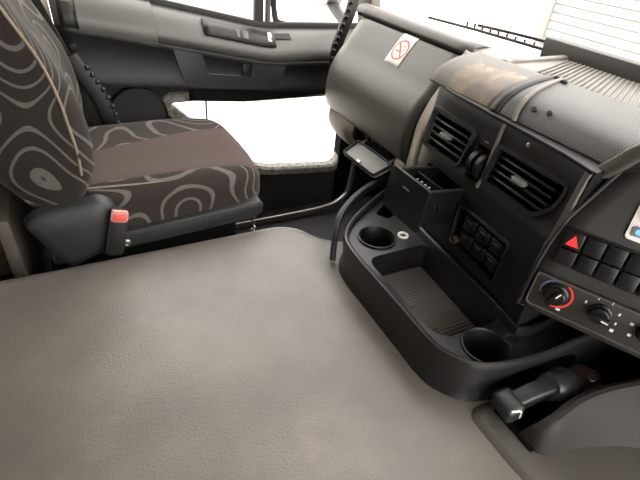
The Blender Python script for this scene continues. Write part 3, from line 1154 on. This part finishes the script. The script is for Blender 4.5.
zr = [.572, .578, .585, .60, .63, .665, .685, .70, .72, .74, .76, .78, .80, .825, .85]
sheet('driver_panel', [[PS(u, z) for z in zr] for u in yr(-.004, .60, 20)], 'panel', dash, .01, 1)
sheet('panel_flank', [[PS(-.004, z), PS(-.004, z)+V((.03, .012, 0)), FS(.350, min(z, .81))+V((.02, 0, 0))] for z in zr], 'dark', dash)
sweep('panel_edge', [PS(-.004, z)+V((-.001, 0, 0)) for z in zr], circ(.0035, 8), 'dark', dash)

# hazard and blank buttons
bw = .0285
holder = prism('button_bezel', rrect(-.006, -.030, bw*6+.006, .030, .004), pframe(.010, .700) @ Matrix.Translation((0, 0, -.002)), .004, 'black', dash, .001)
for k in range(6):
    m_ = pframe(.010+bw*(k+.5), .700)
    bt = box('hazard_button' if k == 0 else 'blank_button', (bw-.003, .027, .010), m_ @ Matrix.Translation((0, .0145, .006)), 'gloss', dash, .002)
    bt2 = box('button_lower', (bw-.003, .026, .009), m_ @ Matrix.Translation((0, -.0145, .005)), 'gloss', bt, .002)
    if k == 0:
        prism('hazard_triangle', [(-.009, .006), (.009, .006), (0, .023)], m_ @ Matrix.Translation((0, 0, .0105)), .0008, 'hazard', bt, 0)
# climate panel
cp = prism('climate_panel', rrect(.002, -.034, .30, .030, .008), pframe(.0, .618), .006, 'panel', dash, .002)
for p in cp.data.polygons:
    pass
frame_ring('climate_border', rrect(.002, -.034, .30, .030, .008), rrect(.006, -.030, .296, .026, .006), pframe(.0, .618), .004, .0078, 'lip', dash)


def knob(u, r, ang, parent, h=.018):
    m_ = pframe(u, .622) @ Matrix.Translation((0, 0, .006))
    k_ = lathe('climate_knob', [(r, 0), (r, .004), (r*.86, .006), (r*.82, h*.7), (r*.72, h*.8), (0, h*.8)], m_, 'gloss', parent, 28)
    mm = m_ @ Matrix.Rotation(math.radians(ang), 4, 'Z')
    box('knob_grip', (r*.5, r*1.75, h*.7), mm @ Matrix.Translation((0, 0, h*.8)), 'gloss', k_, .002)
    box('knob_pointer', (.002, r*.6, .0008), mm @ Matrix.Translation((0, r*.55, h*1.15+.0004)), 'mark', k_, 0)
    return m_


def arc_mark(name, mtx, r, a0, a1, wd, mat, parent):
    n = 16
    vs_ = []
    for i in range(n+1):
        a = math.radians(a0+(a1-a0)*i/n)
        for rr in (r-wd/2, r+wd/2):
            vs_.append(mtx @ V((rr*math.cos(a), rr*math.sin(a), .0008)))
    mk(name, vs_, [(2*i, 2*i+1, 2*i+3, 2*i+2) for i in range(n)], mat, parent)


m0 = knob(.040, .0185, -25, dash)
arc_mark('warm_arc', m0, .0235, -110, 60, .0035, 'redprint', dash)
arc_mark('cool_arc', m0, .0235, 90, 200, .003, 'blueprint', dash)
box('fan_symbol', (.006, .004, .0008), m0 @ Matrix.Translation((.012, -.025, .0006)), 'mark', dash, 0)
m1_ = knob(.105, .0165, -95, dash)
for k, a in enumerate((160, 115, 70, 25, -15)):
    box('dial_mark', (.0025, .0045, .0008), m1_ @ Matrix.Translation((.025*math.cos(math.radians(a)), .025*math.sin(math.radians(a)), .0006)), 'mark', dash, 0)
box('dial_mark', (.005, .005, .0008), m1_ @ Matrix.Translation((.024, -.020, .0006)), 'mark', dash, 0)
m2_ = knob(.172, .0165, 60, dash)
for a in (170, 130, 90, 50, 215):
    box('dial_mark', (.0045, .0045, .0008), m2_ @ Matrix.Translation((.0255*math.cos(math.radians(a)), .0255*math.sin(math.radians(a)), .0006)), 'mark', dash, 0)
m3_ = knob(.238, .0165, 20, dash)

# radio unit with lit keys at the panel's driver end
rf = pframe(.145, .765)
rd = thing('car_radio', 'silver radio with blue lit keys set in the driver panel', 'radio', PS(.155, .745))
prism('radio_face', rrect(-.086, -.030, .13, .026, .004), rf @ Matrix.Translation((0, 0, -.004)), .008, 'white', rd, .002)
prism('radio_display', rrect(-.045, -.004, .10, .021, .002), rf @ Matrix.Translation((0, 0, .004)), .001, 'screen', rd, 0)
for k in range(5):
    prism('radio_key', rrect(-.080+.03*k, -.024, -.058+.03*k, -.010, .002), rf @ Matrix.Translation((0, 0, .004)), .003, 'flap', rd, .001)
    prism('key_light', rrect(-.076+.03*k, -.021, -.062+.03*k, -.014, .002), rf @ Matrix.Translation((0, 0, .007)), .0006, 'led', rd, 0)
lathe('volume_knob', [(.010, 0), (.010, .008), (.008, .010), (0, .010)], rf @ Matrix.Translation((-.066, .008, .004)), 'flap', rd, 20)

# instrument hood
hp = catmull([(.668, .352, .808), (.660, .330, .835), (.657, .313, .858), (.660, .280, .885), (.668, .22, .905), (.675, .12, .915), (.68, 0, .915), (.68, -.15, .905), (.68, -.26, .88)], 5)
sweep('hood_edge', hp, rrect(-.008, -.012, .008, .010, .005, 3), 'lip', dash, upv=(0, 0, 1))
sheet('instrument_hood', [[p+V((0, 0, .006)), p+V((.05, .004, .012)), V((.78, p.y+.008, max(.862, p.z-.0))), V((.83, p.y+.01, .866))] for p in hp], 'pad', dash, .006, 1)
sheet('hood_inner', [[p+V((.004, 0, -.006)), V((max(.70, p.x+.04), p.y-.006, p.z-.03)), V((.78, p.y-.02, p.z-.06))] for p in hp], 'dark', dash)

# lower dash body under the driver panel
box('lower_dash', (.12, .60, .22), (1.0, .0, .55), 'void', dash, .01)
sheet('panel_underside', [[PS(u, .573), PS(u, .573)+V((.05, -.01, -.01)), V((.99, PS(u, .6).y, .54))] for u in yr(-.004, .60, 8)], 'dark', dash)

# ------------------------------------------------------------------ ashtray drawer
ash = thing('ashtray', 'black ashtray drawer pulled out of the centre fascia', 'ashtray', (.57, .62, .60))
af = frame((.545, .622, .636), (0, -1, .0), (.10, 0, 1))
prism('drawer_front', rrect(-.060, -.048, .060, .044, .004), af @ Matrix.Translation((0, 0, 0)), .007, 'gloss', ash, .002, 2, True)
prism('finger_slot', rrect(-.013, .016, .008, .0195, .0015), af @ Matrix.Translation((0, 0, .007)), .0006, 'flap', ash, 0)
bo = rrect(-.052, -.115, .052, -.001, .004)
bx = af @ Matrix.Rotation(math.radians(-90), 4, 'X')          # local y now points out of the face, z up
bx = frame((.545, .622, .636), (0, 1, 0), (-1, 0, .10))
lo = [[bx @ V((p[0]*.9, p[1], -.040)) for p in bo], [bx @ V((p[0], p[1], .036)) for p in bo], [bx @ V((p[0], p[1], .038)) for p in inset(bo, .002)],
      [bx @ V((p[0], p[1], .037)) for p in inset(bo, .005)], [bx @ V((p[0]*.88, p[1]*.95-.003, -.034)) for p in inset(bo, .005)]]
rings('drawer_box', lo, 'gloss', ash, True, True)
frame_ring('box_rim', bo, inset(bo, .004), bx, .036, .0395, 'dark', ash)
box('stub_rest', (.095, .003, .03), bx @ Matrix.Translation((0, -.05, .018)), 'black', ash, .0005)
for k in range(5):
    box('side_rib', (.003, .0022, .022), bx @ Matrix.Translation((-.0525, -.025-.012*k, .004)), 'dark', ash, .0005)
for k in range(4):
    box('snuffer_tooth', (.004, .006, .008), bx @ Matrix.Translation((-.03+.012*k, -.02, .032)), 'steel', ash, .001)

# ------------------------------------------------------------------ centre console tray
con = thing('centre_console', 'dark moulded console tray with cup holders below the ashtray', 'console', (.55, .55, .42))
ro = catmull([(.70, .862, 0), (.64, .838, 0), (.575, .800, 0), (.505, .752, 0), (.462, .70, 0), (.450, .645, 0), (.449, .56, 0), (.449, .46, 0), (.449, .385, 0), (.458, .345, 0), (.487, .308, 0), (.53, .290, 0), (.60, .278, 0), (.66, .272, 0), (.74, .266, 0), (.86, .255, 0), (.95, .25, 0)], 5)
ro = [(p.x, p.y) for p in ro]
# close along the dash
outer = ro+[(.95, .336), (.64, .338), (.624, .345), (.632, .42), (.640, .55), (.648, .66), (.662, .74), (.695, .80)]


def lvl(x, y):
    # the rim rises a little towards the dash at the driver end
    return .02*max(0, (x-.60)/.12) if y < .33 else .006*max(0, (x-.5)/.2)


loops = [[V((p[0], p[1], .4215)) for p in inset(outer, -.004)],
         [V((p[0], p[1], .44)) for p in inset(outer, .003)],
         [V((p[0], p[1], .498+lvl(*p))) for p in inset(outer, -.002)],
         [V((p[0], p[1], .508+lvl(*p))) for p in inset(outer, .001)],
         [V((p[0], p[1], .510+lvl(*p))) for p in inset(outer, .005)],
         [V((p[0], p[1], .508+lvl(*p))) for p in inset(outer, .009)],
         [V((p[0], p[1], .495)) for p in inset(outer, .012)]]
body = rings('console_body', loops, 'console', con, True, True)
well = rpoly([(.478, .628), (.478, .40), (.505, .378), (.618, .378), (.634, .628)][::-1], [.03, .02, .02, .02, .02][::-1], 4)
c1, c2 = (.540, .686), (.545, .338)
ci = [[(cx+.0395*math.cos(2*math.pi*i/36), cy+.0395*math.sin(2*math.pi*i/36)) for i in range(36)] for cx, cy in (c1, c2)]
pock = rpoly([(.592, .775), (.645, .812), (.668, .812), (.660, .765), (.61, .745)], .01)
nm = frame((0, 0, 0), (1, 0, 0), (0, 0, 1))
niche = catmull([(.512, .424, 0), (.516, .440, 0), (.535, .464, 0), (.57, .482, 0), (.62, .490, 0), (.675, .490, 0), (.705, .475, 0), (.715, .45, 0), (.715, .424, 0)], 4)
cut(body, [prism_mesh(well, I4, .432, .60), prism_mesh(ci[0], I4, .425, .60), prism_mesh(ci[1], I4, .425, .60), prism_mesh(pock, I4, .43, .6),
           prism_mesh([(p.x, p.y) for p in niche], nm, -.2965, -.15)])
for cx, cy in (c1, c2):
    lathe('cup_holder', [(.0445, .4955), (.044, .4990), (.041, .4995), (.0385, .496), (.037, .455), (.035, .428), (0, .426)], Matrix.Translation((cx, cy, 0)), 'black', con, 36, cap=False)
lr = []
for i in range(29*6+1):
    y = .382+i*.2425/(29*6)
    lr.append([V((x, y, .4345+.0022*math.sin(i*math.pi/3))) for x in (.481, .616+.016*i/174)])
sheet('tray_liner', lr, 'mat', con, angle=80)
lathe('lighter_socket', [(.017, .495), (.017, .500), (.0125, .501), (.0115, .490), (0, .488)], Matrix.Translation((.598, .330, 0)), 'dark', con, 24, cap=False)
lathe('switch_ring', [(.0125, .495), (.0125, .499), (.0085, .4995), (.008, .494)], Matrix.Translation((.602, .672, 0)), 'white', con, 24, cap=False)
# passenger-side grip next to the far pocket
sweep('side_grip', catmull([(.452, .72, .43), (.462, .738, .475), (.49, .775, .505), (.54, .815, .516), (.61, .855, .522), (.69, .885, .525)], 6), rrect(-.007, -.012, .007, .006, .004, 2), 'dark', con)

# brake valve niche and guard flap
box('niche_floor', (.38, .08, .004), (.705, .222, .4335), 'void', con, .001)
gp = catmull([(.520, .200, 0), (.528, .188, 0), (.55, .184, 0), (.60, .188, 0), (.66, .182, 0), (.72, .168, 0), (.80, .155, 0), (.95, .14, 0)], 5)
hts = [.434, .450, .470, .484, .496, .502, .508, .512]
rows = []
n_ = len(gp)
for i, p in enumerate(gp):
    t = i/(n_-1)
    h = interp(t, [(0, .432), (.05, .450), (.12, .470), (.25, .488), (.5, .504), (1, .52)])
    fl = .052*max(0, min(1, (p.x-.52)/.17))
    rows.append([V((p.x, p.y-.012-fl, .425)), V((p.x, p.y-.008-fl*.45, .425+(h-.425)*.5)), V((p.x, p.y-.004, h-.006)), V((p.x, p.y+.001, h-.001)), V((p.x, p.y+.008, h)), V((p.x, p.y+.015, h-.004)), V((p.x, p.y+.018, .43))])
sheet('guard_wall', rows, 'guard', con)
# ------------------------------------------------------------------ parking brake valve
pbv = thing('parking_brake_valve', 'black parking brake lever bolted in the niche beside the cup holder', 'brake lever', (.63, .238, .438))
prism('bracket', rpoly([(.60, .212), (.60, .262), (.70, .262), (.715, .235), (.69, .212)], .008), Matrix.Translation((0, 0, .446)) , .004, 'rust', pbv, .001)
vm = frame((.622, .236, .462), (0, -1, .1), (.3, 0, 1))
lathe('valve_body', [(.026, -.016), (.027, .0), (.025, .012), (.019, .018), (0, .019)], Matrix.Translation((.625, .237, .462)), 'valve', pbv, 28)
lathe('valve_collar', [(.020, -.030), (.022, -.024), (.022, .020), (.018, .026), (0, .026)], frame((.610, .238, .468), (0, -1, 0), (.35, 0, 1)), 'valve', pbv, 28)
sweep('lever', catmull([(.605, .238, .474), (.580, .240, .475), (.555, .243, .470), (.538, .246, .463)], 5), rrect(-.013, -.010, .013, .010, .005, 3), 'valve', pbv)
kn = box('lever_knob', (.030, .040, .030), frame((.526, .248, .457), (1, -.1, .25), (.1, 1, 0)), 'valve', pbv, .007, 3)
sweep('knob_edge', catmull([(.512, .232, .470), (.520, .228, .472), (.527, .228, .466), (.530, .228, .452)], 4), circ(.0015, 6), 'white', kn)
for x, y in ((.660, .246), (.690, .232)):
    lathe('screw', [(.0075, 0), (.0075, .003), (.005, .005), (.002, .003), (0, .003)], Matrix.Translation((x, y, .450)), 'steel', pbv, 14)

pbv.location.x += .012
pbv.scale = (1.15, 1.15, 1.15)

# ------------------------------------------------------------------ no smoking sticker on the glove box
st = thing('no_smoking_sticker', 'white square no smoking sticker with red ring on glove box lid', 'sticker', (.765, .955, .815))
lidp = [(p.x, p.z) for p in catmull([(a, 0, b_) for a, b_ in [(.803, .847), (.790, .843), (.772, .822), (.752, .795), (.735, .768), (.712, .74), (.695, .705)]], 4)]
lidtab = sorted([(z, x) for x, z in lidp])


def LS(a, s, o):
    """a: across (towards driver), s: up along the lid, from the sticker's centre"""
    z = .811+s*.80
    x = interp(z, lidtab)
    return V((x, 1.018-a, z))+V((-.8, 0, .6))*o


def lidpatch(name, poly, o, mat, parent):
    vs_ = [LS(p[0], p[1], o) for p in poly]
    mk(name, vs_, [tuple(range(len(vs_)))], mat, parent, smooth=False)


def strip(name, pts_in, pts_out, o, mat, parent):
    n = len(pts_in)
    vs_ = [LS(p[0], p[1], o) for p in pts_in]+[LS(p[0], p[1], o) for p in pts_out]
    mk(name, vs_, [(i, (i+1) % n, n+(i+1) % n, n+i) for i in range(n)], mat, parent, smooth=False)


gr = 8
sv = [[LS(-.031+.062*i/gr, -.042+.084*j/gr, .0014) for j in range(gr+1)] for i in range(gr+1)]
sheet('sticker_base', sv, 'sticker', st, .0006, 1)
strip('red_ring', circ(.0235, 32), circ(.0285, 32), .0022, 'redprint', st)
bar = [(-.0185, .0185), (-.0155, .0205), (.0185, -.0185), (.0155, -.0205)]
strip('red_bar', [(-.019, .0155), (-.0155, .019), (.019, -.0155), (.0155, -.019)], [(-.0172, .0172)]*2+[(.0172, -.0172)]*2, .0026, 'redprint', st)
strip('cigarette', [(-.017, -.006), (.004, -.006), (.004, -.002), (-.017, -.002)], [(-.0065, -.004)]*4, .0022, 'pictogram', st)
strip('smoke', [(.006+.009*math.cos(a*.5)*1, .006+.008*math.sin(a*.5)) for a in range(13)], [(.006+.0065*math.cos(a*.5), .006+.0055*math.sin(a*.5)) for a in range(13)], .0022, 'pictogram', st)

# ------------------------------------------------------------------ wiper outside the windscreen
wi = thing('windscreen_wiper', 'black wiper resting along the foot of the windscreen', 'wiper', (1.18, 1.1, .80))
sweep('wiper_blade', [V((1.17, 1.43, .812)), V((1.175, 1.2, .820)), V((1.17, .90, .828))], rrect(-.004, -.004, .004, .004, .0015, 1), 'black', wi)
sweep('wiper_arm', catmull([(1.19, 1.20, .832), (1.20, 1.05, .838), (1.22, .90, .838), (1.26, .78, .82)], 5), rrect(-.006, -.004, .006, .004, .002, 2), 'black', wi)
for k in range(9):
    box('wiper_bracket', (.006, .005, .016), (1.178, 1.24-.035*k, .828), 'black', wi, .001)

# ------------------------------------------------------------------ outside mirror
mi = thing('side_mirror', 'white outside mirror on an arm beyond the quarter window', 'mirror', (1.02, 1.85, .72))
pillow('mirror_housing', (.05, .085, .14), (.04, .06, .06), 8, frame((1.02, 1.93, .90), (1, .25, 0), (-.25, 1, 0)), 'truckwhite', mi)
pillow('mirror_face', (.004, .07, .12), (.003, .03, .03), 6, frame((.968, 1.915, .90), (1, .25, 0), (-.25, 1, 0)), 'mirror', mi)
sweep('mirror_arm', catmull([(1.03, 1.66, .70), (1.03, 1.76, .725), (1.02, 1.85, .765), (1.02, 1.90, .80)], 5), circ(.026, 12, .02), 'mirrorarm', mi)
sweep('mirror_foot', [V((.93, 1.68, .705)), V((1.12, 1.68, .70))], rrect(-.02, -.012, .02, .012, .006, 2), 'mirrorarm', mi)

# ------------------------------------------------------------------ ridged grab strap by the dash end
gs = thing('ridged_grab_strap', 'black ridged strap hanging between dash end and passenger door', 'strap', (.80, 1.42, .64))
gpt = catmull([(.90, 1.46, 1.00), (.872, 1.45, .90), (.852, 1.44, .83), (.822, 1.43, .765), (.803, 1.425, .71), (.80, 1.42, .64)], 6)
sweep('strap', gpt, rrect(-.010, -.018, .010, .018, .006, 3), 'black', gs, upv=(.9, 0, .4))
for i in range(2, 30, 2):
    t = (gpt[i+1]-gpt[i-1]).normalized()
    sd = V((-t.z, 0, t.x))
    link('ridge', bead, 'gloss', gs, gpt[i]-sd*.012+V((0, -.008, 0)))
